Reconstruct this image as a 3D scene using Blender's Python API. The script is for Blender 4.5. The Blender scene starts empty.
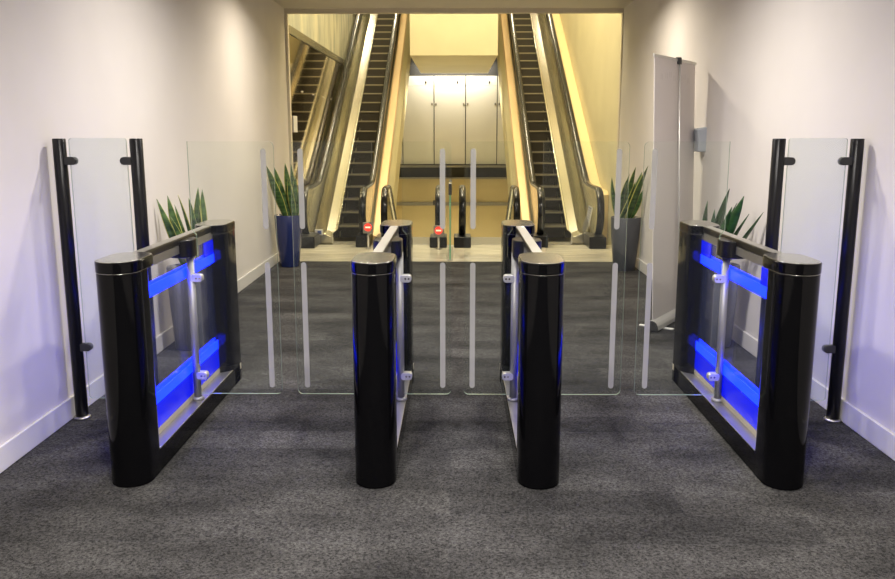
import bpy, bmesh, math, random
from mathutils import Vector, Matrix
random.seed(7)
C = bpy.context.scene.collection
ORG = {}

# ------------------------------------------------------------------ materials
def mat(name, col, rough=0.5, metal=0.0, coat=0.0, spec=0.5, emit=None, estr=0.0):
    m = bpy.data.materials.new(name); m.use_nodes = True
    b = m.node_tree.nodes['Principled BSDF']
    b.inputs['Base Color'].default_value = (*col, 1)
    b.inputs['Roughness'].default_value = rough
    b.inputs['Metallic'].default_value = metal
    b.inputs['Coat Weight'].default_value = coat
    b.inputs['Coat Roughness'].default_value = 0.03
    b.inputs['Specular IOR Level'].default_value = spec
    if emit:
        b.inputs['Emission Color'].default_value = (*emit, 1)
        b.inputs['Emission Strength'].default_value = estr
    return m

def nodes(m): return m.node_tree.nodes, m.node_tree.links, m.node_tree.nodes['Principled BSDF']

def add_noise(m, c1, c2, scale=(1, 1, 1), nscale=5.0, detail=4.0, lo=0.35, hi=0.65, bump=0.0):
    n, l, b = nodes(m)
    tc = n.new('ShaderNodeTexCoord'); mp = n.new('ShaderNodeMapping'); mp.inputs['Scale'].default_value = scale
    nz = n.new('ShaderNodeTexNoise'); nz.inputs['Scale'].default_value = nscale; nz.inputs['Detail'].default_value = detail
    rp = n.new('ShaderNodeValToRGB')
    rp.color_ramp.elements[0].position = lo; rp.color_ramp.elements[1].position = hi
    rp.color_ramp.elements[0].color = (*c1, 1); rp.color_ramp.elements[1].color = (*c2, 1)
    l.new(tc.outputs['Object'], mp.inputs[0]); l.new(mp.outputs[0], nz.inputs['Vector'])
    l.new(nz.outputs['Fac'], rp.inputs[0]); l.new(rp.outputs[0], b.inputs['Base Color'])
    if bump:
        bp = n.new('ShaderNodeBump'); bp.inputs['Strength'].default_value = bump; bp.inputs['Distance'].default_value = 0.004
        l.new(nz.outputs['Fac'], bp.inputs['Height']); l.new(bp.outputs[0], b.inputs['Normal'])
    return m

def glass_mat(name, tint=(0.93, 0.96, 0.935), ior=1.5, diff=0.0, dcol=(0.8, 0.85, 0.8), rough=0.0, boost=1.0):
    m = bpy.data.materials.new(name); m.use_nodes = True
    n, l = m.node_tree.nodes, m.node_tree.links
    n.clear()
    out = n.new('ShaderNodeOutputMaterial')
    tr = n.new('ShaderNodeBsdfTransparent'); tr.inputs[0].default_value = (*tint, 1)
    gl = n.new('ShaderNodeBsdfGlossy'); gl.inputs['Roughness'].default_value = rough
    lw = n.new('ShaderNodeLayerWeight'); lw.inputs[0].default_value = 0.5
    pw = n.new('ShaderNodeMath'); pw.operation = 'POWER'; pw.inputs[1].default_value = 5
    fr = n.new('ShaderNodeMath'); fr.operation = 'MULTIPLY_ADD'; fr.inputs[1].default_value = 0.96; fr.inputs[2].default_value = 0.04
    l.new(lw.outputs['Facing'], pw.inputs[0]); l.new(pw.outputs[0], fr.inputs[0])
    mul = n.new('ShaderNodeMath'); mul.operation = 'MULTIPLY'; mul.inputs[1].default_value = boost; mul.use_clamp = True
    mx = n.new('ShaderNodeMixShader')
    l.new(fr.outputs[0], mul.inputs[0]); l.new(mul.outputs[0], mx.inputs[0])
    last = tr
    if diff > 0:
        df = n.new('ShaderNodeBsdfDiffuse'); df.inputs[0].default_value = (*dcol, 1)
        m2 = n.new('ShaderNodeMixShader'); m2.inputs[0].default_value = diff
        l.new(tr.outputs[0], m2.inputs[1]); l.new(df.outputs[0], m2.inputs[2]); last = m2
    l.new(last.outputs[0], mx.inputs[1]); l.new(gl.outputs[0], mx.inputs[2]); l.new(mx.outputs[0], out.inputs[0])
    return m

def carpet_mat():
    m = mat('carpet_tile', (0.06, 0.06, 0.062), 0.95, spec=0.1)
    n, l, b = nodes(m)
    tc = n.new('ShaderNodeTexCoord')
    mp = n.new('ShaderNodeMapping'); mp.inputs['Rotation'].default_value = (0, 0, 0)
    l.new(tc.outputs['Object'], mp.inputs[0])
    br = n.new('ShaderNodeTexBrick'); br.offset = 0.5
    br.inputs['Scale'].default_value = 1.0
    br.inputs['Brick Width'].default_value = 1.0; br.inputs['Row Height'].default_value = 0.25
    br.inputs['Mortar Size'].default_value = 0.0015; br.inputs['Bias'].default_value = 0.0
    br.inputs['Color1'].default_value = (0.025, 0.0245, 0.0245, 1); br.inputs['Color2'].default_value = (0.041, 0.040, 0.039, 1)
    br.inputs['Mortar'].default_value = (0.035, 0.035, 0.036, 1)
    l.new(mp.outputs[0], br.inputs['Vector'])
    # soft cloudy variation woven into the tiles
    n1 = n.new('ShaderNodeTexNoise'); n1.inputs['Scale'].default_value = 2.2; n1.inputs['Detail'].default_value = 5
    m1 = n.new('ShaderNodeMapping'); m1.inputs['Scale'].default_value = (0.8, 1.7, 1)
    l.new(tc.outputs['Object'], m1.inputs[0]); l.new(m1.outputs[0], n1.inputs['Vector'])
    r1 = n.new('ShaderNodeMapRange'); r1.inputs[1].default_value = 0.3; r1.inputs[2].default_value = 0.7
    r1.inputs[3].default_value = 0.6; r1.inputs[4].default_value = 1.7
    l.new(n1.outputs['Fac'], r1.inputs[0])
    # yarn speckle
    n2 = n.new('ShaderNodeTexNoise'); n2.inputs['Scale'].default_value = 95; n2.inputs['Detail'].default_value = 6; n2.inputs['Roughness'].default_value = 0.85
    l.new(tc.outputs['Object'], n2.inputs['Vector'])
    r2 = n.new('ShaderNodeMapRange'); r2.inputs[1].default_value = 0.40; r2.inputs[2].default_value = 0.62
    r2.inputs[3].default_value = 0.15; r2.inputs[4].default_value = 2.35
    l.new(n2.outputs['Fac'], r2.inputs[0])
    mu = n.new('ShaderNodeMath'); mu.operation = 'MULTIPLY'
    l.new(r1.outputs[0], mu.inputs[0]); l.new(r2.outputs[0], mu.inputs[1])
    vm = n.new('ShaderNodeVectorMath'); vm.operation = 'SCALE'
    l.new(br.outputs['Color'], vm.inputs[0]); l.new(mu.outputs[0], vm.inputs['Scale'])
    l.new(vm.outputs[0], b.inputs['Base Color'])
    bp = n.new('ShaderNodeBump'); bp.inputs['Strength'].default_value = 0.3; bp.inputs['Distance'].default_value = 0.004
    l.new(n2.outputs['Fac'], bp.inputs['Height']); l.new(bp.outputs[0], b.inputs['Normal'])
    return m

M = {}
M['carpet'] = carpet_mat()
M['wall'] = add_noise(mat('painted_wall', (0.68, 0.64, 0.60), 0.75, spec=0.25), (0.66, 0.625, 0.585), (0.70, 0.665, 0.625), (1, 1, 1), 1.2)
M['skirting'] = mat('skirting_paint', (0.66, 0.64, 0.61), 0.45)
M['ceiling'] = mat('ceiling_paint', (0.62, 0.58, 0.50), 0.85)
M['trim'] = mat('frame_paint', (0.62, 0.56, 0.44), 0.4)
M['stone'] = add_noise(mat('landing_stone', (0.62, 0.58, 0.46), 0.22), (0.50, 0.46, 0.36), (0.68, 0.64, 0.52), (1.2, 9, 1), 2.0, 6)
M['cream'] = add_noise(mat('cream_wall', (0.66, 0.61, 0.41), 0.55), (0.62, 0.57, 0.38), (0.68, 0.63, 0.43), (1, 1, 1), 1.0)
M['marble'] = add_noise(mat('streaked_stone', (0.55, 0.53, 0.42), 0.25), (0.42, 0.44, 0.36), (0.72, 0.68, 0.50), (1, 3.0, 0.8), 1.1, 7, 0.38, 0.62)
M['tan'] = add_noise(mat('tan_panel', (0.52, 0.42, 0.22), 0.6), (0.50, 0.40, 0.21), (0.55, 0.45, 0.24), (1, 1, 1), 1.5)
M['black'] = mat('gloss_black', (0.0025, 0.0025, 0.003), 0.09, spec=0.12)
M['satin_black'] = mat('satin_black', (0.008, 0.008, 0.009), 0.28, spec=.3)
M['matt_black'] = mat('matt_black', (0.02, 0.02, 0.02), 0.55)
M['steel'] = mat('brushed_steel', (0.42, 0.405, 0.37), 0.42, 0.9)
M['darksteel'] = mat('dark_polished_steel', (0.48, 0.47, 0.43), 0.2, 0.95)
M['post'] = mat('pivot_steel', (0.34, 0.34, 0.335), 0.5, 0.6)
M['tray'] = mat('tray_steel', (0.50, 0.49, 0.47), 0.38, 1.0)
M['lip'] = mat('tray_lip', (0.45, 0.40, 0.31), 0.5)
M['glass'] = glass_mat('clear_glass', (0.965, 0.98, 0.965), 1.45, 0.008, (0.75, 0.8, 0.72), boost=.55)
M['screen_glass'] = glass_mat('screen_glass', (0.95, 0.97, 0.97), 1.45, 0.16, (0.74, 0.78, 0.78), boost=.7)
M['glass_edge'] = mat('glass_edge', (0.27, 0.35, 0.29), 0.15)
M['pane'] = glass_mat('cabinet_glass', (0.94, 0.95, 0.98), 1.5, 0.03, (.25, .32, .8), boost=.6)  # faint blue diffuse paints the strips' haze into the glass
M['frost'] = glass_mat('frosted_film', (0.90, 0.90, 0.90), 1.45, 0.60, (0.50, 0.495, 0.455), rough=.5, boost=.4)
M['clamp'] = mat('clamp_metal', (0.74, 0.74, 0.76), 0.3, 0.7)
M['led'] = mat('blue_led_strip', (0.01, 0.03, 0.4), 0.3, emit=(0.0012, 0.011, 1.0), estr=6.5)
M['blue_dim'] = mat('dim_blue_glow', (0.0, 0.01, 0.3), 0.25, emit=(0.0005, 0.0025, 1.0), estr=0.62)  # dim strips, plus glow and reflections painted onto the cabinet glass
M['rubber'] = mat('handrail_rubber', (0.008, 0.008, 0.008), 0.22, spec=.35)
M['tread'] = mat('step_aluminium', (0.085, 0.075, 0.055), 0.45, 0.5)
M['riser'] = mat('step_riser', (0.035, 0.03, 0.022), 0.5, 0.3)
M['nose'] = mat('step_nosing', (0.30, 0.27, 0.19), 0.45, 0.4)
M['deck'] = mat('deck_metal', (0.50, 0.48, 0.41), 0.22, 1.0)
M['rail_steel'] = mat('rail_steel', (0.80, 0.79, 0.74), 0.18, 1.0)
M['amber'] = mat('amber_reflect_cladding', (0.80, 0.60, 0.36), 0.32, 0.35)  # amber reflected on steel, put into the base colour
M['creamclad'] = mat('cream_cladding', (0.66, 0.60, 0.38), 0.45)
M['bal'] = glass_mat('balustrade_glass', (0.92, 0.93, 0.88), 1.5, 0.02, (0.7, 0.68, 0.5))
M['plate'] = mat('landing_plate', (0.30, 0.28, 0.24), 0.4, 0.6)
M['mirror'] = mat('mirror_panel', (0.74, 0.64, 0.47), 0.05, 1.0)
M['panel'] = mat('lift_steel', (0.78, 0.75, 0.66), 0.4, 0.15)
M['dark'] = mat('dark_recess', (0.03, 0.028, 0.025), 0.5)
M['white'] = mat('white_plastic', (0.75, 0.74, 0.71), 0.4)
M['navy'] = mat('navy_glaze', (0.012, 0.022, 0.10), 0.22, coat=0.3)
M['greypot'] = mat('grey_pot', (0.055, 0.06, 0.07), 0.35)
M['midpot'] = mat('mid_grey_pot', (0.13, 0.135, 0.15), 0.3)
M['soil'] = add_noise(mat('potting_soil', (0.02, 0.014, 0.01), 0.95), (0.012, 0.008, 0.006), (0.05, 0.035, 0.02), (1, 1, 1), 60)
M['leaf'] = add_noise(mat('snake_plant_leaf', (0.03, 0.08, 0.02), 0.4), (0.012, 0.045, 0.012), (0.07, 0.14, 0.035), (4, 4, 26), 1.4, 3)
M['leafedge'] = mat('snake_plant_margin', (0.36, 0.36, 0.09), 0.45)
M['leafdark'] = add_noise(mat('dark_leaf', (0.012, 0.06, 0.016), 0.35), (0.008, 0.036, 0.010), (0.03, 0.10, 0.025), (4, 4, 22), 1.2, 3)
M['sheet'] = mat('banner_sheet', (0.74, 0.69, 0.67), 0.6)
M['faint'] = mat('faint_print', (0.66, 0.61, 0.59), 0.6)
M['alu'] = mat('matt_aluminium', (0.66, 0.65, 0.62), 0.35, 0.6)
M['box'] = mat('wall_box_grey', (0.42, 0.45, 0.49), 0.4)
M['red'] = mat('red_sign', (0.7, 0.03, 0.015), 0.3, emit=(1.0, 0.05, 0.03), estr=1.2)
M['signwhite'] = mat('sign_white', (0.9, 0.85, 0.7), 0.4, emit=(1, 0.9, 0.6), estr=0.5)
M['raillight'] = mat('rail_light', (.9, .7, .4), .4, emit=(1, .70, .28), estr=6)
M['ledge'] = mat('ledge_paint', (.80, .63, .33), .4)
M['stickerblue'] = mat('sticker_blue', (0.06, 0.10, 0.30), 0.4)

# ------------------------------------------------------------------ mesh helper
class MB:
    def __init__(s): s.v = []; s.f = []; s.mi = []; s.sm = []
    def add(s, vs, fs, mi=0, smooth=False):
        o = len(s.v); s.v += [tuple(v) for v in vs]
        for k, f in enumerate(fs):
            s.f.append([i + o for i in f]); s.mi.append(mi[k] if isinstance(mi, list) else mi); s.sm.append(smooth)
        return s
    def box(s, x0, x1, y0, y1, z0, z1, mi=0):
        v = [(x, y, z) for x in (x0, x1) for y in (y0, y1) for z in (z0, z1)]
        return s.add(v, [(0, 1, 3, 2), (4, 6, 7, 5), (0, 4, 5, 1), (2, 3, 7, 6), (0, 2, 6, 4), (1, 5, 7, 3)], mi)
    def prism(s, pts, axis, a, b, mi=0, edge_mi=None, smooth=False):
        """polygon pts extruded along axis ('x': pts are (y,z); 'y': (x,z); 'z': (x,y)) from a to b"""
        def P(p, t): return {'x': (t, p[0], p[1]), 'y': (p[0], t, p[1]), 'z': (p[0], p[1], t)}[axis]
        n = len(pts); o = len(s.v)
        s.v += [P(p, a) for p in pts] + [P(p, b) for p in pts]
        s.f.append([o + i for i in range(n)][::-1]); s.mi.append(mi); s.sm.append(False)
        s.f.append([o + n + i for i in range(n)]); s.mi.append(mi); s.sm.append(False)
        for i in range(n):
            j = (i + 1) % n
            s.f.append([o + i, o + j, o + n + j, o + n + i]); s.mi.append(mi if edge_mi is None else edge_mi); s.sm.append(smooth)
        return s
    def lathe(s, prof, cx, cy, n=32, mi=0, sx=1.0, sy=1.0):
        o = len(s.v)
        for r, z in prof:
            for k in range(n):
                a = 2 * math.pi * k / n; s.v.append((cx + r * sx * math.cos(a), cy + r * sy * math.sin(a), z))
        for i in range(len(prof) - 1):
            for k in range(n):
                k2 = (k + 1) % n
                s.f.append([o + i * n + k, o + i * n + k2, o + (i + 1) * n + k2, o + (i + 1) * n + k]); s.mi.append(mi); s.sm.append(True)
        s.f.append([o + k for k in range(n)][::-1]); s.mi.append(mi); s.sm.append(False)
        s.f.append([o + (len(prof) - 1) * n + k for k in range(n)]); s.mi.append(mi); s.sm.append(False)
        return s
    def tube(s, path, r, n=12, mi=0, rx=None, ref=(1, 0, 0)):
        """sweep an ellipse (r across ref, rx the other way) along a path"""
        rx = rx or r; o = len(s.v); P = [Vector(p) for p in path]
        for i, p in enumerate(P):
            t = (P[min(i + 1, len(P) - 1)] - P[max(i - 1, 0)]).normalized()
            u = Vector(ref); u = (u - t * u.dot(t)).normalized(); w = t.cross(u)
            for k in range(n):
                a = 2 * math.pi * k / n; s.v.append(tuple(p + u * r * math.cos(a) + w * rx * math.sin(a)))
        for i in range(len(P) - 1):
            for k in range(n):
                k2 = (k + 1) % n
                s.f.append([o + i * n + k, o + i * n + k2, o + (i + 1) * n + k2, o + (i + 1) * n + k]); s.mi.append(mi); s.sm.append(True)
        s.f.append([o + k for k in range(n)][::-1]); s.mi.append(mi); s.sm.append(False)
        s.f.append([o + (len(P) - 1) * n + k for k in range(n)]); s.mi.append(mi); s.sm.append(False)
        return s
    def build(s, name, mats, parent=None, bevel=0.0, seg=2):
        me = bpy.data.meshes.new(name)
        org = ORG.get(parent.name, Vector()) if parent else Vector()
        own = None
        if parent is None:      # give free meshes an origin at their base
            xs, ys, zs = zip(*s.v)
            own = Vector(((min(xs) + max(xs)) / 2, (min(ys) + max(ys)) / 2, min(zs))); org = own
        me.from_pydata([Vector(v) - org for v in s.v], [], s.f)
        if not isinstance(mats, (list, tuple)): mats = [mats]
        for m in mats: me.materials.append(m)
        me.polygons.foreach_set('material_index', s.mi); me.polygons.foreach_set('use_smooth', s.sm)
        bm = bmesh.new(); bm.from_mesh(me); bmesh.ops.recalc_face_normals(bm, faces=bm.faces); bm.to_mesh(me); bm.free()
        me.update()
        o = bpy.data.objects.new(name, me); C.objects.link(o)
        if parent: o.parent = parent; ORG[o.name] = org
        else: o.location = own; ORG[o.name] = own
        if bevel:
            md = o.modifiers.new('bevel', 'BEVEL'); md.width = bevel; md.segments = seg; md.limit_method = 'ANGLE'; md.angle_limit = math.radians(40); md.harden_normals = True
        return o

def thing(name, loc, label, cat, group=None):
    o = bpy.data.objects.new(name, None); C.objects.link(o); o.location = loc; o.empty_display_size = 0.1
    ORG[o.name] = Vector(loc); o['label'] = label; o['category'] = cat
    if group: o['group'] = group
    return o
def struct(o): o['kind'] = 'structure'; return o
def lab(o, t): o['label'] = t; return o

def rrect(x0, x1, z0, z1, r, corners=(1, 1, 1, 1), n=5):
    """rounded rectangle, corners = (x0z0, x1z0, x1z1, x0z1)"""
    pts = []
    for (cx, cz, a0, on) in ((x0, z0, 180, corners[0]), (x1, z0, 270, corners[1]), (x1, z1, 0, corners[2]), (x0, z1, 90, corners[3])):
        if not on: pts.append((cx, cz)); continue
        ox = cx + (r if cx == x0 else -r); oz = cz + (r if cz == z0 else -r)
        for k in range(n + 1):
            a = math.radians(a0 + 90 * k / n); pts.append((ox + r * math.cos(a), oz + r * math.sin(a)))
    return pts
def stadium(cx, y0, y1, r, n=16):
    pts = []
    for k in range(n + 1):
        a = math.pi * k / n; pts.append((cx + r * math.cos(a), y1 + r * math.sin(a)))
    for k in range(n + 1):
        a = math.pi + math.pi * k / n; pts.append((cx + r * math.cos(a), y0 + r * math.sin(a)))
    return pts

# ------------------------------------------------------------------ camera
F = 838.0; T = math.radians(10.72)
cam = bpy.data.cameras.new('camera'); co = bpy.data.objects.new('camera', cam); C.objects.link(co)
cam.sensor_width = 36; cam.lens = F / 895 * 36; cam.clip_end = 200
co.location = (0, 0, 1.6)
yaw = math.atan((456.3 - 447.5) / (F / math.cos(T)))
co.rotation_euler = (math.pi / 2 - T, 0, yaw)
bpy.context.scene.camera = co

# ------------------------------------------------------------------ hall shell
HX = 2.18; HZ = 3.15; YE = 11.25
struct(MB().box(-HX - .25, HX + .2, -9.2, 10.33, -.1, 0).build('floor', M['carpet']))
struct(MB().box(-HX - .2, HX + .2, 10.33, 11.88, -.1, 0).build('floor_landing', M['stone']))
YB = -9.0
def wx(sd, y): return (-2.157 - .0056 * y) if sd < 0 else (2.195 - .0040 * y)     # inner face of the side walls (not quite parallel)
for sd, nm in ((-1, 'wall_left'), (1, 'wall_right')):
    struct(MB().prism([(wx(sd, YB), YB), (wx(sd, YE), YE), (wx(sd, YE) + sd * .22, YE), (wx(sd, YB) + sd * .22, YB)], 'z', 0, HZ).build(nm, M['wall']))
struct(MB().box(-HX - .2, HX + .2, YB - .2, YB, -.1, HZ).build('wall_back', M['wall']))
struct(MB().box(-HX - .25, HX + .2, YB - .2, YE, HZ, HZ + .2).build('ceiling', M['ceiling']))
for sd, nm in ((-1, 'baseboard_left'), (1, 'baseboard_right')):
    struct(MB().prism([(wx(sd, YB), YB + .01), (wx(sd, YE), YE - .02), (wx(sd, YE) - sd * .018, YE - .02), (wx(sd, YB) - sd * .018, YB + .01)], 'z', 0, .125).build(nm, M['skirting'], bevel=.006))
t = MB().box(-HX - .04, HX - .03, YE, YE + .09, HZ - .06, HZ)
struct(t.build('trim_1', M['trim'], bevel=.004))
struct(MB().box(-HX - .06, -HX - .005, YE, YE + .09, 0, HZ - .06).build('trim_2', M['trim'], bevel=.004))
struct(MB().box(HX - .045, HX + .02, YE, YE + .09, 0, HZ - .06).build('trim_3', M['trim'], bevel=.004))

# ------------------------------------------------------------------ speed gates
YW = 4.514   # plane of the glass wings
def wing(par, x0, x1, cut, tags):
    """glass wing from the pivot edge x0 to the free edge x1"""
    s = 1 if x1 > x0 else -1
    z0, z1 = .148, 1.545; r = .028
    pts = [(x0, z0)]
    for k in range(6):
        a = math.radians(-90 + 90 * k / 5); pts.append((x1 - s * r + s * r * math.cos(a), z0 + r + r * math.sin(a)))
    for k in range(6):
        a = math.radians(90 * k / 5); pts.append((x1 - s * r + s * r * math.cos(a), z1 - r + r * math.sin(a)))
    pts += [(x0, z1), (x0, 1.075), (x0 + s * cut, 1.045), (x0 + s * cut, .925), (x0, .895)]
    w = MB().prism(pts, 'y', YW - .006, YW + .006, 0, 1).build('glass_wing', [M['glass'], M['glass_edge']], par)
    xs = x1 - s * (.047 if abs(x1) < .1 else .055)
    for z0_, z1_ in ((1.078, 1.508), (.186, .896)):
        MB().prism(rrect(xs - .0145, xs + .0145, z0_, z1_, .0144), 'y', YW - .0072, YW - .0062).build('frosted_strip', M['frost'], w)
    for zc in (.808, .255):
        xa, xb = sorted((x0 - s * .016, x0 + s * .046))
        c = MB().prism(rrect(xa, xb, zc - .021, zc + .021, .016), 'y', YW - .022, YW + .022)
        c = c.build('hinge_clamp', M['clamp'], w, bevel=.003)
        b = MB()
        for dx in (.014, .032):
            cx = x0 + s * dx
            b.prism([(cx + .0055 * math.cos(a * math.pi / 4), zc + .0055 * math.sin(a * math.pi / 4)) for a in range(8)], 'y', YW - .0235, YW - .0215)
        b.build('bolt', M['darksteel'], w)
    return w

def cabinet(cx, r, wings, label, face, far_blue=True):
    """cx centre line, r half width, wings = [(pivot x, free x)], face = side (+1/-1) of the lane that shows"""
    g = thing('speed_gate', (cx, 4.45, 0), label, 'turnstile gate', 'glass wing speed gates across the hall')
    for (y0, y1) in ((3.66, 3.74), (5.13, 5.275)):
        p = MB().prism(stadium(cx, y0, y1, r), 'z', .002, .985, smooth=True).build('pedestal', M['black'], g, bevel=.004)
        yc0, yc1 = (y0, y1 + .07) if y0 < 4 else (y0 - .03, y1)
        MB().prism(stadium(cx, yc0, yc1, r - .001), 'z', .9855, .9875, smooth=True).build('steel_ring', M['darksteel'], p)
        c = MB().prism(stadium(cx, yc0, yc1, r + .002), 'z', .989, 1.036, 0, smooth=True).build('pedestal_cap', M['black'], p, bevel=.003)
        MB().prism(stadium(cx, yc0, yc1, r - .002), 'z', 1.0362, 1.040, smooth=True).build('steel_cap_plate', M['darksteel'], p, bevel=.0015)
    # plinth between the pedestals
    MB().box(cx - r, cx + r, 3.74, 5.25, .004, .108).build('plinth', M['black'], g, bevel=.004)
    MB().box(cx - r + .004, cx + r - .004, 3.78, 5.20, .108, .114).build('plinth_tray', M['tray'], g, bevel=.002)
    for s in (-1, 1):
        if abs(cx) > 1 and s != face: continue
        a, b = sorted((cx + s * (r - .001), cx + s * (r + .001)))
        MB().box(a, b, 5.255, 5.285, .075, .112).build('end_tab', M['lip'], g)
    # top bar
    MB().prism(rrect(cx - .027, cx + .027, 1.0, 1.037, .008, n=3), 'y', 3.895, 5.12).build('top_bar', M['satin_black'], g, bevel=.002)
    MB().box(cx - .0235, cx + .0235, 3.90, 5.11, 1.0372, 1.0395).build('bar_cover', M['steel'], g)
    MB().box(cx - .024, cx + .024, 3.80, 5.14, .955, .999).build('bar_fascia', M['steel'], g, .002)
    # motor housing round the pivot
    hw = .078 if abs(cx) < 1 else .07
    MB().prism(stadium(cx + (0 if abs(cx) < 1 else -face * -.012), YW - .03, YW + .03, hw), 'z', .93, 1.024, smooth=True).build('motor_housing', M['satin_black'], g, bevel=.006)
    # glass infill, lights
    faces = (-1, 1) if abs(cx) < 1 else (face,)
    xs = cx + (0 if len(faces) == 2 else face * .012)
    pn = MB().box(xs - .004, xs + .004, 3.80, 5.12, .115, .956, 0).build('glass_infill', M['pane'], g)
    for k, s in enumerate(faces):
        xx = xs + s * .006
        a, b = sorted((xx, xx + s * .006))
        lm = M['led'] if abs(cx) > 1 else M['blue_dim']
        MB().box(a, b, 3.82, 5.10, .814, .866).build('light_strip', lm, pn)
        MB().box(a, b, 3.82, 5.10, .272, .325).build('light_strip', lm, pn)
        lab(MB().box(a, b, 3.82, 5.10, .150, .270).build('painted_glow', M['blue_dim'], pn), 'deep blue glowing glass below the light strip')  # the strip's light in the lower glass, built as a glowing slab
        MB().box(a, b + (0), 3.82, 5.10, .115, .143).build('tray_lip', M['lip'], g)
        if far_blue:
            MB().box(a, b, 4.86, 5.06, .868, .953).build('painted_glow', M['blue_dim'], pn)  # blue reflection at the far end, built as a glowing patch
            if cx > 1: MB().box(a, b, 3.93, 4.03, .868, .953).build('painted_glow', M['blue_dim'], pn)  # near-end blue reflection, likewise a glowing patch
    if abs(cx) > 1:
        a, b = sorted((xs - face * .006, xs - face * .012))
        for z0_, z1_ in ((.800, .875), (.262, .340)):
            MB().box(a, b, 3.82, 5.10, z0_, z1_).build('light_strip', M['led'], pn)  # unseen wall-side strips, added to throw blue onto the walls
    # pivot posts and wings
    for px_, x1 in wings:
        s = 1 if x1 > px_ else -1
        p = MB().lathe([(.0205, .114), (.0205, .95)], px_, YW, 20).build('pivot_post', M['post'], g)
        MB().lathe([(.034, .114), (.034, .126), (.026, .132)], px_, YW, 20).build('post_flange', M['post'], p)
        wing(g, px_ + s * .018, x1, .024, None)
    return g

cabinet(-1.500, .0945, [(-1.452, -.974)], 'black speed gate nearest the left wall, lit blue inside', 1)
cabinet(-.370, .094, [(-.432, -.886), (-.308, -.026)], 'black speed gate left of centre, its blue light mostly hidden', 1, False)
cabinet(.383, .096, [(.322, .044), (.446, .920)], 'black speed gate right of centre, its blue light mostly hidden', -1, False)
cabinet(1.506, .094, [(1.466, .998)], 'black speed gate nearest the right wall, lit blue inside', -1)

# ------------------------------------------------------------------ glass screens beside the gates
def screen(s, label):
    xo = s * 2.118; xi = s * 1.706; Y = 4.515
    g = thing('glass_screen', (s * 1.91, Y, 0), label, 'glass screen', 'glass side screens between gates and walls')
    for x in (xo, xi):
        p = MB().lathe([(.034, .012), (.034, 1.556), (.031, 1.56)], x, Y, 28).build('post', M['satin_black'], g)
        MB().lathe([(.046, .002), (.046, .010), (.036, .016)], x, Y, 28).build('post_flange', M['steel'], p)
    a, b = sorted((xo - s * .052, xi + s * .052))
    MB().prism(rrect(a, b, .118, 1.562, .015), 'y', Y - .005, Y + .005, 0, 1).build('glass_pane', [M['screen_glass'], M['glass_edge']], g)
    for x, d in ((xo, -s), (xi, s)):
        for z in (1.442, .415):
            xa, xb = sorted((x + d * .02, x + d * .088))
            MB().prism(rrect(xa, xb, z - .021, z + .021, .0205, (d < 0, d > 0, d > 0, d < 0)), 'y', Y - .02, Y + .02).build('clamp', M['matt_black'], g, bevel=.003)
screen(-1, 'clear glass screen on two black posts at the left wall')
screen(1, 'clear glass screen on two black posts at the right wall')

# ------------------------------------------------------------------ plants
def leaf(par, base, tip, w, bend=(0, 0, 0), mats=None, twist=0.0, n=12):
    B = Vector(base); Tp = Vector(tip); L = (Tp - B).length
    mid = (B + Tp) / 2 + Vector(bend)
    mb = MB(); rows = []
    for i in range(n + 1):
        t = i / n
        p = B * (1 - t) ** 2 + mid * 2 * t * (1 - t) + Tp * t * t
        d = ((mid - B) * (1 - t) + (Tp - mid) * t).normalized()
        ang = twist + .5 * t * (1 if twist >= 0 else -1)
        side = Vector((math.cos(ang), math.sin(ang), 0)); side = (side - d * side.dot(d)).normalized(); nor = d.cross(side)
        ww = 1.3 * w * (0.55 + 0.45 * min(1, t * 3)) * (1 - max(0, (t - .45) / .55) ** 2.2) + .0008
        row = []
        for u in (-1, -.82, 0, .82, 1):
            for fb in (1,):
                row.append(p + side * ww * u + nor * (.35 * ww * (u * u)))
        rows.append(row)
    o = 0; vs = [v for r in rows for v in r]; th = .0016
    fs = []; mi = []
    for i in range(n):
        for k in range(4):
            a = i * 5 + k; fs.append((a, a + 1, a + 6, a + 5)); mi.append(1 if k in (0, 3) else 0)
    mb.add(vs, fs, mi, True)
    ob = mb.build('leaf', mats, par)
    md = ob.modifiers.new('thick', 'SOLIDIFY'); md.thickness = .004; md.offset = 0
    return ob

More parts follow.
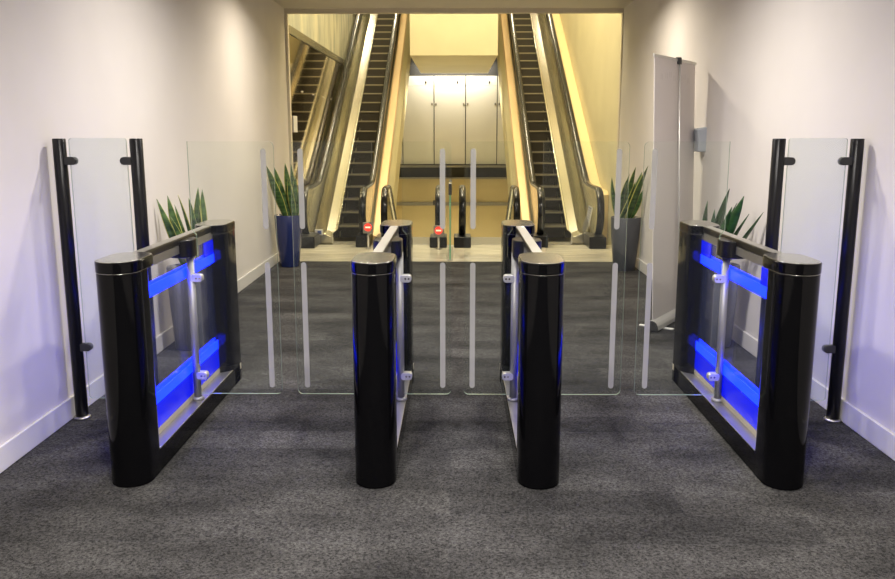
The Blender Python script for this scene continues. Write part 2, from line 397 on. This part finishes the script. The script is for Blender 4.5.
def plant(name, x, y, rt_, rb, h, potm, label, leaves, dark=False, shift=(0, 0)):
    g = thing('potted_snake_plant', (x, y, 0), label, 'potted plant', 'snake plants in tall pots')
    prof = [(rb * .96, .0), (rb, .01), (rb + (rt_ - rb) * .75, h * .6), (rt_, h - .01), (rt_ - .004, h), (rt_ - .016, h), (rt_ - .02, h - .05)]
    p = MB().lathe(prof, x, y, 40).build('pot', potm, g)
    MB().lathe([(rt_ - .022, h - .055), (rt_ - .022, h - .045)], x, y, 32).build('soil', M['soil'], p)
    mats = [M['leafdark'], M['leafdark']] if dark else [M['leaf'], M['leafedge']]
    for (bx, by, tx, ty, tz, w, bend, tw) in leaves:
        leaf(g, (x + bx, y + by, h - .06), (x + tx + shift[0], y + ty + shift[1], tz), w, bend, mats, tw)
    return g
plant('near_left', -1.99, 6.1, .145, .115, .62, M['midpot'], 'yellow-edged snake plant in a grey pot behind the left gate', [(0.005, -0.013, -0.175, -0.05, 1.116, 0.0218, (0.02, 0, -0.02), 0.2), (0.033, 0.0, -0.112, 0.0, 1.137, 0.0255, (-0.02, 0, 0), 0.1), (0.061, 0.02, -0.091, 0.08, 1.064, 0.0146, (0, 0, 0), 0.4), (0.1, -0.02, -0.008, -0.08, 1.147, 0.0164, (0.01, 0, 0.02), -0.3), (0.1, 0.013, 0.026, 0.05, 1.116, 0.0218, (0.02, 0, 0), 0.2), (0.1, -0.007, 0.124, -0.03, 1.197, 0.0255, (-0.02, 0, 0), 0.0), (0.1, 0.007, 0.134, 0.03, 1.179, 0.0273, (0.025, 0, 0), 0.2), (0.1, -0.025, 0.146, -0.1, 1.077, 0.0218, (0, 0, 0), -0.2), (0.089, -0.025, -0.068, -0.1, 0.998, 0.0182, (0, 0, 0), 0.3), (0.1, -0.028, 0.097, -0.11, 1.057, 0.0182, (0.01, 0, 0), 0.1)])
plant('near_right', 1.975, 6.22, .145, .115, .62, M['midpot'], 'dark green snake plant in a grey pot behind the right gate', [(-0.1, 0.025, -0.15, 0.1, 1.093, 0.0255, (-0.02, 0, 0), 0.2), (-0.1, 0.013, -0.109, 0.05, 1.035, 0.0182, (0, 0, 0), -0.2), (-0.1, -0.013, -0.074, -0.05, 1.038, 0.0218, (0, 0, 0), 0.2), (-0.1, -0.005, -0.034, -0.02, 1.192, 0.0328, (0, 0, 0), 0.1), (-0.077, -0.013, 0.064, -0.05, 1.141, 0.0309, (0, 0, 0), -0.2), (-0.056, -0.025, 0.091, -0.1, 1.017, 0.0182, (0, 0, 0), 0.2), (-0.022, -0.062, 0.137, -0.25, 1.043, 0.0237, (0.0, 0, -0.03), 0.3), (-0.1, -0.025, -0.034, -0.1, 1.067, 0.0218, (0, 0, 0), -0.1), (-0.1, 0.02, 0.06, 0.08, 1.08, 0.0182, (0, 0, 0), 0.4)], True, (.025, -.12))
plant('far_left', -2.0, 9.95, .165, .115, .62, M['navy'], 'snake plant in a navy pot at the left end of the carpet', [(0.005, -0.105, -0.142, -0.42, 1.21, 0.0356, (0.0, 0, 0.02), 0.2), (0.028, -0.025, -0.126, -0.1, 1.186, 0.0327, (0.0, 0, 0.0), 0.1), (0.062, -0.013, -0.006, -0.05, 1.23, 0.0327, (0, 0, 0), 0.0), (0.09, 0.013, 0.045, 0.05, 1.215, 0.0267, (0, 0, 0), 0.2), (0.005, -0.075, -0.137, -0.3, 0.978, 0.0297, (0, 0, 0.03), -0.2), (0.039, -0.02, -0.077, -0.08, 1.034, 0.0297, (0, 0, 0), 0.3), (0.09, 0.0, 0.097, 0, 1.076, 0.0297, (0, 0, 0), 0.1), (0.09, -0.013, 0.162, -0.05, 0.962, 0.0267, (0, 0, 0), -0.1), (0.085, -0.025, 0.033, -0.1, 1.058, 0.0297, (0, 0, 0), 0.3)])
plant('far_right', 1.968, 9.72, .172, .125, .62, M['greypot'], 'snake plant in a dark grey pot at the right end of the carpet', [(-0.09, -0.013, -0.19, -0.05, 1.075, 0.0261, (-0.02, 0, 0.02), 0.2), (-0.09, 0.0, 0.022, 0, 1.113, 0.0232, (-0.02, 0, 0), 0.0), (-0.039, 0.013, 0.1, 0.05, 1.191, 0.0348, (0, 0, 0), 0.1), (-0.006, -0.075, 0.161, -0.3, 1.217, 0.0377, (0, 0, 0), 0.2), (-0.028, -0.013, 0.153, -0.05, 1.139, 0.0319, (0, 0, 0), -0.2), (-0.09, -0.02, -0.033, -0.08, 1.038, 0.0319, (0, 0, 0), 0.3), (-0.09, -0.025, 0.068, -0.1, 1.028, 0.0261, (0.06, 0, 0.0), 0.2), (0.016, -0.03, 0.158, -0.12, 0.939, 0.029, (0.02, 0, 0), -0.2), (-0.09, 0.007, -0.073, 0.03, 0.905, 0.029, (0, 0, 0), 0.1)])


# ------------------------------------------------------------------ roll-up banner and wall box
def banner():
    A = Vector((1.585, 6.63, 0)); d = Vector((.543, .839, 0)).normalized(); nrm = Vector((d.y, -d.x, 0)); B = A + d * 1.05
    lean = -.085 / 2.18
    g = thing('roll_up_banner', ((A.x + B.x) / 2, (A.y + B.y) / 2, 0), 'white roll-up banner seen from behind beside the right wall', 'banner')
    def slab(name, m, u0, u1, z0, z1, t0, t1, par, bevel=0):
        q = [A + d * u0 + nrm * t0, A + d * u1 + nrm * t0, A + d * u1 + nrm * t1, A + d * u0 + nrm * t1]
        L0 = nrm * (lean * z0); L1 = nrm * (lean * z1)
        mb = MB().add([(p.x + L0.x, p.y + L0.y, z0) for p in q] + [(p.x + L1.x, p.y + L1.y, z1) for p in q], [(3, 2, 1, 0), (4, 5, 6, 7), (0, 1, 5, 4), (1, 2, 6, 5), (2, 3, 7, 6), (3, 0, 4, 7)])
        return mb.build(name, m, par, bevel)
    sh = slab('banner_sheet', M['sheet'], .02, 1.03, .06, 2.165, -.002, .002, g)
    # faint reversed print showing through the sheet
    random.seed(3); mb = MB()
    for k, u in enumerate((.16, .27, .36, .46, .63, .72, .82)):
        for q in range(2):
            u0 = u + q * .035; za = 2.0 + .012 * (k % 3); zb = za + .045
            qd = [A + d * u0 + nrm * (.0024 + lean * za), A + d * (u0 + .014) + nrm * (.0024 + lean * za)]
            mb.add([(qd[0].x, qd[0].y, za), (qd[1].x, qd[1].y, za), (qd[1].x + nrm.x * lean * .045, qd[1].y + nrm.y * lean * .045, zb), (qd[0].x + nrm.x * lean * .045, qd[0].y + nrm.y * lean * .045, zb)], [(0, 1, 2, 3)])
    mb.build('faint_print', M['faint'], sh)
    # cassette (half-round) with black ends
    pts = []
    for k in range(9):
        a = math.pi * k / 8; pts.append((.055 * math.cos(a), .02 + .065 * math.sin(a)))
    pts += [(-.055, .008), (.055, .008)]
    def extr(name, m, u0, u1, sc):
        n = len(pts); V = []
        for u in (u0, u1):
            for t, z in pts:
                p = A + d * u + nrm * t * sc; V.append((p.x, p.y, .012 + (z - .008) * sc))
        fs = [list(range(n))[::-1], list(range(n, 2 * n))] + [[i, (i + 1) % n, n + (i + 1) % n, n + i] for i in range(n)]
        return MB().add(V, fs).build(name, m, g, .003)
    extr('cassette', M['alu'], .0, 1.05, 1.0)
    extr('end_cap', M['matt_black'], -.022, .0, 1.03); extr('end_cap', M['matt_black'], 1.05, 1.072, 1.03)
    for u in (.16, .84):
        slab('foot', M['white'], u - .016, u + .016, .001, .011, -.16, .13, g, .002)
    slab('top_rail', M['alu'], .0, 1.05, 2.162, 2.185, -.007, .007, g, .003)
    c = A + d * .56
    pa = c + nrm * .035; pb = c + d * .02 + nrm * (.014 + lean * 2.17)
    MB().tube([(pa.x, pa.y, .03), ((pa.x + pb.x) / 2, (pa.y + pb.y) / 2, 1.1), (pb.x, pb.y, 2.17)], .007, 10).build('support_pole', M['alu'], g)
    slab('pole_clip', M['matt_black'], .55, .61, 2.14, 2.195, -.012, .022, g, .004)
banner()
w = thing('wall_box', (2.15, 7.50, 1.42), 'small grey box fixed to the right wall behind the banner', 'wall box')
MB().prism([(2.179, 1.42), (2.105, 1.42), (2.085, 1.615), (2.179, 1.635)], 'y', 7.40, 7.58).build('box_body', M['box'], w, .012, 3)
MB().prism([(2.097 + .004 * math.cos(a * .785), 7.435 + .004 * math.sin(a * .785)) for a in range(8)], 'z', 1.60, 1.621).build('sensor_dot', M['matt_black'], w)

# ------------------------------------------------------------------ escalator hall
X0 = -.06; VX = 2.24; VY = 24.0
struct(MB().box(-VX - .2, -VX, YE + .09, VY, -3.2, 7).build('wall_far_left', M['marble']))
struct(MB().box(VX, VX + .2, YE + .09, VY, -3.2, 7).build('wall_far_right', M['cream']))
struct(MB().box(-VX, VX, VY, VY + .2, -3.2, 7).build('wall_far', M['cream']))
struct(MB().box(-VX - .2, VX + .2, YE + .09, VY + .2, 7, 7.2).build('ceiling_far', M['cream']))
struct(MB().box(-VX - .2, VX + .2, YE - .1, YE + .09, HZ + .2, 7).build('wall_above_opening', M['cream']))
struct(MB().box(-VX, VX, 11.88, VY, -3.3, -3.2).build('floor_pit', M['stone']))
struct(MB().box(-VX, VX, 11.80, 11.88, -3.2, -.1).build('wall_pit', M['tan']))
# shadow-gap seam on both side walls, band over the mirror panels
for s, nm in ((-1, 'trim_4'), (1, 'trim_5')):
    a, b = sorted((s * VX, s * (VX - .012)))
    struct(MB().box(a, b, YE + .1, VY, 4.10, 4.14).build(nm, M['plate']))
struct(MB().box(-VX, -VX + .045, YE + .1, VY, 2.86, 2.97).build('trim_6', M['deck'], bevel=.006))
# bulkhead over the middle
struct(MB().box(X0 - .83, X0 + .85, 16.6, 21.65, 3.02, 7).build('wall_bulkhead', M['cream']))
struct(MB().box(X0 - .83, X0 + .85, 16.585, 16.6, 3.86, 3.885).build('trim_7', M['tan']))
# far tan wall, dark rail band
struct(MB().box(-VX, VX, 22.2, 22.4, -3.2, .36).build('wall_far_lower', M['tan']))
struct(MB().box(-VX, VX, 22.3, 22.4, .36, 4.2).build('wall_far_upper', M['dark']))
struct(MB().box(-VX, VX, 22.17, 22.2, -.34, -.25).build('trim_8', M['plate']))
struct(MB().box(-VX, VX, 22.1, 22.2, .66, .71).build('trim_9', M['plate']))
struct(MB().box(-VX, VX, 22.1, 22.2, .36, .40).build('trim_10', M['plate']))
for i, x in enumerate((-.57, .42)):
    k = MB().box(x - .04, x + .04, 22.12, 22.17, -.33, -.20).build('rail_bracket', M['dark'], bevel=.01)
    k['label'] = 'small dark bracket on the far tan wall, ' + ('left' if i == 0 else 'right') + ' of the centre newels'; k['category'] = 'bracket'; k['group'] = 'brackets on the far tan wall'
# steel wall panels
edges = [-2.2, -1.40, -.58, .24, 1.06, 1.86]
names = ['far left', 'left', 'centre', 'right', 'far right']
for i in range(5):
    a, b = edges[i], edges[i + 1]
    g = thing('wall_panel', ((a + b) / 2, 22.25, .74), 'tall lit steel wall panel beyond the escalators, %s of the row' % names[i], 'wall panel', 'steel panels on the far wall')
    MB().box(a + .012, b - .012, 22.24, 22.29, .74, 2.74).build('panel_sheet', M['panel'], g, .004)
    MB().box(a + .012, b - .012, 22.24, 22.29, 2.745, 2.99).build('panel_header', M['panel'], g, .004)
    for z in (2.28,):
        for x in (a + .05, b - .05):
            MB().box(x - .02, x + .02, 22.225, 22.24, z - .03, z + .03).build('panel_fixing', M['plate'], g, .004)
    if i in (1, 2, 3):
        MB().lathe([(.02, 2.80), (.02, 2.86)], (a + b) / 2 + .2, 22.23, 10).build('panel_spot', M['dark'], g)
# mirror panels on the left wall
place = ['nearest the opening', 'second from the opening', 'third from the opening', 'fourth from the opening', 'fifth from the opening', 'furthest from the opening']
for i in range(6):
    y0 = 11.42 + i * .96
    g = thing('mirror_panel', (-VX + .02, y0 + .48, .02), 'bronze mirror panel on the left escalator wall, ' + place[i], 'mirror panel', 'mirror panels beside the left escalator')
    MB().box(-VX + .012, -VX + .03, y0 + .006, y0 + .954, .02, 2.85).build('mirror_sheet', M['mirror'], g)
    f = MB()
    for z in (.9, 2.15):
        MB().box(-VX + .03, -VX + .045, y0 + .86, y0 + .94, z - .012, z + .012).build('mirror_fixing', M['rail_steel'], g, .004)
s_ = thing('wall_notice', (-VX + .04, 11.62, 1.55), 'small pale notice plate on the mirror panel by the left jamb', 'notice')
MB().box(-VX + .031, -VX + .045, 11.52, 11.78, 1.58, 1.80).build('notice_plate', M['white'], s_, .004)

# ------------------------------------------------------------------ escalators
SL = .56
YS = 12.42      # where the step line meets the floor
def zl(y): return SL * (y - YS)
def up_escalator(s, label):
    def X(a): return X0 + s * a
    g = thing('escalator', (X(1.6), 12.0, 0), label, 'escalator', 'escalators')
    def bx(a, b): return sorted((X(a), X(b)))
    a, b = bx(1.285, 1.705)
    # comb plate
    MB().box(a, b, 11.89, 12.22, -.06, .004).build('comb_plate', M['plate'], g, .003)
    # steps
    rise = .178; run = rise / SL; N = 30
    for k in range(N):
        z = rise * (k + 1); y = YS + z / SL
        if k == 0: y -= .04
        mb = MB().box(a, b, y, y + run + .01, z - .03, z, 0)
        mb.box(a, b, y + .012, y + .03, z - rise, z - .03, 1)
        mb.box(a, b, y - .006, y + .016, z - .018, z + .002, 2)
        for q in range(12):       # tread cleats
            xx = a + (b - a) * (q + .5) / 12
            mb.box(xx - .006, xx + .006, y + .02, y + run, z, z + .006, 0)
        mb.build('step', [M['tread'], M['riser'], M['nose']], g)
    # skirts and decks (inner, outer side)
    ye = 12.42 + rise * N / SL
    def slope_prism(x0, x1, dz0, dz1, y0, name, m, par=g, bev=.004, yk=12.42, flat=None):
        zt = flat if flat is not None else dz1
        pts = [(y0, zt), (yk, zt), (ye, zl(ye) + dz1), (ye, zl(ye) + dz0), (yk, max(-.05, zl(yk) + dz0)), (y0, max(-.05, dz0))]
        return MB().prism(pts, 'x', x0, x1).build(name, m, par, bev)
    a, b = bx(1.705, 1.73); slope_prism(a, b, -.30, .16, 11.95, 'skirt_panel', M['rail_steel'])
    a, b = bx(1.26, 1.285); slope_prism(a, b, -.30, .16, 11.95, 'skirt_panel', M['rail_steel'])
    # sloping inner deck between skirt and glass on the wall side
    p0, p1, p2 = X(1.73), X(1.865), X(2.055)
    mb = MB()
    for y in (11.98, 12.42, ye):
        z = zl(max(y, 12.42))
        mb.v += [(p0, y, z + .10), (p1, y, z + .15), (p2, y, z + .12), (p2, y, max(z - .3, -.05)), (p0, y, max(z - .3, -.05))]
    for i in range(2):
        for k in range(5):
            k2 = (k + 1) % 5; mb.f.append([i * 5 + k, i * 5 + k2, i * 5 + 5 + k2, i * 5 + 5 + k]); mb.mi.append(0); mb.sm.append(False)
    mb.f.append([0, 1, 2, 3, 4]); mb.f.append([14, 13, 12, 11, 10]); mb.mi += [0, 0]; mb.sm += [False, False]
    mb.build('inner_deck', M['deck'], g, .006)
    # balustrades and handrails
    for xa, y_n in ((2.065, 11.62), (1.242, 11.60)):
        hz = .80; r = .34; path = []
        for k in range(13):
            an = math.radians(-150 + 240 * k / 12 * .95)
        # newel arc: from below round the front to the top
        cy, cz = y_n + r, hz - r
        for k in range(15):
            an = math.radians(250 - 160 * k / 14); path.append((cy + r * math.cos(an), cz + r * math.sin(an)))
        yk = 13.02
        path += [(yk - .35, hz), (yk - .15, hz + .01), (yk, hz + .04), (yk + .2, hz + .132)]
        path += [(y, hz + SL * (y - yk)) for y in (yk + .5, 16.0, 19.0, ye)]
        hr = MB().tube([(X(xa), p[0], p[1]) for p in path], .051, 14, rx=.024).build('handrail', M['rubber'], g)
        # steel track just under the rubber
        inner = [(p[0], p[1]) for p in path]
        off = []
        for i, p in enumerate(inner):
            q0 = inner[max(i - 1, 0)]; q1 = inner[min(i + 1, len(inner) - 1)]
            tx, tz = q1[0] - q0[0], q1[1] - q0[1]; L = math.hypot(tx, tz)
            off.append((p[0] + tz / L * .026, p[1] - tx / L * .026))
        MB().tube([(X(xa), p[0], p[1]) for p in off], .018, 8, rx=.010).build('handrail_track', M['rail_steel'], hr)
        # glass under it
        if xa > 1.5: low = [(ye, zl(ye) + .12), (12.45, .12), (12.0, .10)]
        else: low = [(ye, zl(ye) + .12), (12.45, .12), (12.0, .06)]
        MB().prism(off + low, 'x', X(xa) - .006, X(xa) + .006).build('glass_balustrade', [M['bal']], g)
        # newel base
        MB().box(min(X(xa + .065), X(xa - .17)) if xa > 1.5 else X(xa) - .10, max(X(xa + .065), X(xa - .17)) if xa > 1.5 else X(xa) + .10, 11.47 if xa > 1.5 else 11.60, 12.02, .002, .165).build('newel_base', M['satin_black'], g, .012)
    if s > 0:
        st = MB().prism([(12.58, .17), (12.98, .17), (12.66, .50), (12.26, .50)], 'x', X(2.065) - .009, X(2.065) - .0065).build('sticker', M['white'], g)
        mk = MB()
        for k in range(8):
            t = k / 8; y0 = 12.66 - .30 * t; z0 = .185 + .31 * t
            mk.prism([(y0, z0), (y0 + .27, z0 + .004), (y0 + .25, z0 + .026), (y0 - .02, z0 + .022)], 'x', X(2.065) - .0105, X(2.065) - .0092)
        mk.build('sticker_print', M['stickerblue'], st)
    else:
        st = MB().box(X(1.91) - .055, X(1.91) + .055, 11.93, 11.978, .13, .21).build('sticker', M['white'], g, .002)
        MB().box(X(1.91) - .015, X(1.91) + .04, 11.924, 11.9295, .145, .195).build('sticker_print', M['stickerblue'], st)
    # cladding between this escalator and the middle well
    def clad(prof, name, m, y0=12.62):
        # prof: (x, height relative to the sloping line) corners of the upper face, closed underneath by the truss
        rows = []
        for y in (y0, 13.2, 15.0, ye):
            z = SL * (y - y0)
            rows.append([(X(x), y, z + dz) for x, dz in prof] + [(X(prof[-1][0]), y, max(z - 1.0, -3.0)), (X(prof[0][0]), y, max(z - 1.0, -3.0))])
        n = len(rows[0]); mb = MB(); mb.v = [v for r_ in rows for v in r_]
        for i in range(len(rows) - 1):
            for k in range(n):
                k2 = (k + 1) % n; mb.f.append([i * n + k, i * n + k2, (i + 1) * n + k2, (i + 1) * n + k])
        mb.f.append(list(range(n))); mb.f.append(list(range((len(rows) - 1) * n, len(rows) * n))[::-1])
        mb.mi = [0] * len(mb.f); mb.sm = [False] * len(mb.f)
        return mb.build(name, m, g, .006)
    lab(clad([(1.225, .03), (1.20, .05), (1.085, .01), (1.07, -.04)], 'side_cladding', M['amber']), 'rounded cladding with its amber reflection painted in')
    lab(clad([(1.065, -.05), (1.005, -.36)], 'side_cladding', M['creamclad']), 'cream cladding')
    a, b = bx(1.22, 2.10)
    MB().prism([(12.9, -.30), (ye, zl(ye) - .35), (ye, zl(ye) - .9), (13.6, -.30)], 'x', a, b).build('truss_cover', M['creamclad'], g)
    xx0, xx1 = sorted((X(1.242 - .016), X(1.242 - .022))); yk = 13.02
    pts = [(13.2, .80 + SL * .18 - .05), (ye, .80 + SL * (ye - yk) - .05), (ye, .80 + SL * (ye - yk) - .038), (13.2, .80 + SL * .18 - .038)]
    MB().prism(pts, 'x', xx0, xx1).build('handrail_light', M['raillight'], g)
    if s > 0:      # solid ledge between the glass and the cream wall
        pts = [(12.35, -.05), (12.35, .68), (12.45, .73), (yk - .1, .74), (yk + .1, .79), (ye, .75 + SL * (ye - yk)), (ye, zl(ye) - .5), (13.2, -.05)]
        lab(MB().prism(pts, 'x', X(2.065) + .055, VX - .002).build('outer_deck', M['ledge'], g, .01), 'pale yellow ledge along the wall')
    return g
up_escalator(-1, 'escalator going up on the left beside the mirror wall')
up_escalator(1, 'escalator going up on the right beside the cream wall')

def down_escalator(s, label):
    def X(a): return X0 - .02 + s * a
    g = thing('escalator', (X(.55), 11.95, 0), label, 'escalator', 'escalators')
    a, b = sorted((X(.84), X(.26)))
    MB().box(a, b, 11.885, 12.75, -.06, .004).build('comb_plate', M['plate'], g, .003)
    for xa in (.925, .168):
        hz = .80; r = .34; y_n = 11.66; cy, cz = y_n + r, hz - r; path = []
        for k in range(15):
            an = math.radians(250 - 160 * k / 14); path.append((cy + r * math.cos(an), cz + r * math.sin(an)))
        yk = 12.35
        path += [(yk, hz), (yk + .15, hz - .03), (yk + .35, hz - .13)] + [(y, hz - SL * (y - yk - .12)) for y in (13.2, 15, 17.5)]
        hr = MB().tube([(X(xa), p[0], p[1]) for p in path], .047, 14, rx=.024).build('handrail', M['rubber'], g)
        off = []
        for i, p in enumerate(path):
            q0 = path[max(i - 1, 0)]; q1 = path[min(i + 1, len(path) - 1)]
            tx, tz = q1[0] - q0[0], q1[1] - q0[1]; L = math.hypot(tx, tz)
            off.append((p[0] + tz / L * .028, p[1] - tx / L * .028))
        MB().tube([(X(xa), p[0], p[1]) for p in off], .020, 8, rx=.010).build('handrail_track', M['rail_steel'], hr)
        MB().prism(off + [(17.5, -2.9), (12.7, .03), (12.0, .03)], 'x', X(xa) - .006, X(xa) + .006).build('glass_balustrade', M['bal'], g)
        MB().box(X(xa) - .12, X(xa) + .12, 11.56, 12.0, .002, .15).build('newel_base', M['satin_black'], g, .015)
    return g
down_escalator(-1, 'escalator going down from the landing, left of the green-edged glass divider')
down_escalator(1, 'escalator going down from the landing, right of the green-edged glass divider')

# glass divider on the landing, no-entry signs
g = thing('glass_divider', (-.075, 10.9, 0), 'green-edged glass divider with a black cap between the centre newels', 'glass divider')
MB().box(-.082, -.068, 10.42, 11.48, .01, .82, 0).build('glass_pane', [M['bal']], g)
MB().box(-.084, -.066, 10.408, 10.4195, .01, .82).build('glass_edge', mat('green_edge', (0.16, 0.42, 0.24), 0.15), g)
MB().box(-.095, -.055, 10.40, 11.48, .82, .95).build('top_cap', M['matt_black'], g, .008)
MB().lathe([(.022, .95), (.022, .965), (.012, .975)], -.075, 10.43, 12).build('cap_stud', M['rail_steel'], g)
MB().box(-.11, -.04, 10.40, 11.48, .001, .012).build('base_shoe', M['steel'], g, .003)
def no_entry(x, y, zc, label):
    g = thing('no_entry_sign', (x, y, 0), label, 'sign', 'red no-entry signs by the escalators')
    MB().lathe([(.045, .002), (.045, .012), (.016, .02), (.016, zc - .07)], x, y + .02, 14).build('sign_post', M['steel'], g)
    MB().prism(rrect(x - .07, x + .07, zc - .085, zc + .068, .012), 'y', y, y + .02).build('sign_plate', M['plate'], g, .003)
    MB().prism([(x + .053 * math.cos(a * math.pi / 12), zc + .053 * math.sin(a * math.pi / 12)) for a in range(24)], 'y', y - .006, y - .001).build('red_disc', M['red'], g)
    MB().box(x - .036, x + .036, y - .010, y - .0065, zc - .011, zc + .011).build('white_bar', M['signwhite'], g)
no_entry(-1.21, 11.44, .30, 'red no-entry sign beside the inner newel of the left up escalator')
no_entry(-.24, 11.42, .26, 'red no-entry sign at the foot of the centre newels')

# ------------------------------------------------------------------ lights
def area(name, loc, size, power, col, rot=(0, 0, 0), shape='DISK', sy=None, spread=None):
    l = bpy.data.lights.new(name, 'AREA'); l.shape = shape; l.size = size
    if sy: l.size_y = sy
    l.energy = power; l.color = col
    if spread: l.spread = spread
    o = bpy.data.objects.new(name, l); C.objects.link(o); o.location = loc; o.rotation_euler = rot
    return o
WH = (1.0, 0.94, 0.88)
for y, p, xx in ((-4.5, 34, .7), (-1.6, 56, .7), (2.0, 60, .65), (5.6, 54, .85)):
    for x in (-xx, xx):
        area('hall_downlight', (x, y, HZ - .02), .22, p, WH, spread=math.radians(150))
for x in (-1.2, 1.2):
    area('hall_downlight', (x, 8.6, HZ - .02), .2, 42, (1, .89, .73), spread=math.radians(155))  # unseen pair, added to brighten the mid hall
area('hall_panel_light', (0, .6, HZ - .02), .9, 85, (1, .96, .94), shape='RECTANGLE', sy=.9)
WA = (1.0, .86, .60)
for x, y, p in ((-1.5, 13.4, 62), (1.5, 13.4, 62), (0, 14.6, 75), (-1.5, 17.5, 70), (1.5, 17.5, 70), (-1.5, 21, 60), (1.5, 21, 60)):
    area('escalator_hall_light', (x, y, 6.95), .5, p, WA)
area('panel_washlight', (X0, 21.85, 3.30), 2.0, 46, (1, .93, .78), (math.radians(20), 0, 0), 'RECTANGLE', .08)
area('pit_light', (X0, 18.5, 3.0), 1.3, 230, WA, (0, 0, 0), shape='RECTANGLE', sy=.8, spread=math.radians(95))
area('landing_light', (0, 11.75, 6.9), 1.5, 270, WA, (0, 0, 0), 'RECTANGLE', .5)

wd = bpy.data.worlds.new('world'); bpy.context.scene.world = wd; wd.use_nodes = True
wd.node_tree.nodes['Background'].inputs[0].default_value = (.6, .62, .7, 1); wd.node_tree.nodes['Background'].inputs[1].default_value = .05

sc = bpy.context.scene
sc.view_settings.view_transform = 'Standard'; sc.view_settings.look = 'None'; sc.view_settings.gamma = 1; sc.view_settings.exposure = 0.14
sc.view_settings.use_curve_mapping = False
cy = sc.cycles
cy.use_denoising = True
cy.max_bounces = 10; cy.transparent_max_bounces = 24; cy.diffuse_bounces = 4; cy.glossy_bounces = 5
cy.sample_clamp_indirect = 4; cy.caustics_reflective = False; cy.caustics_refractive = False
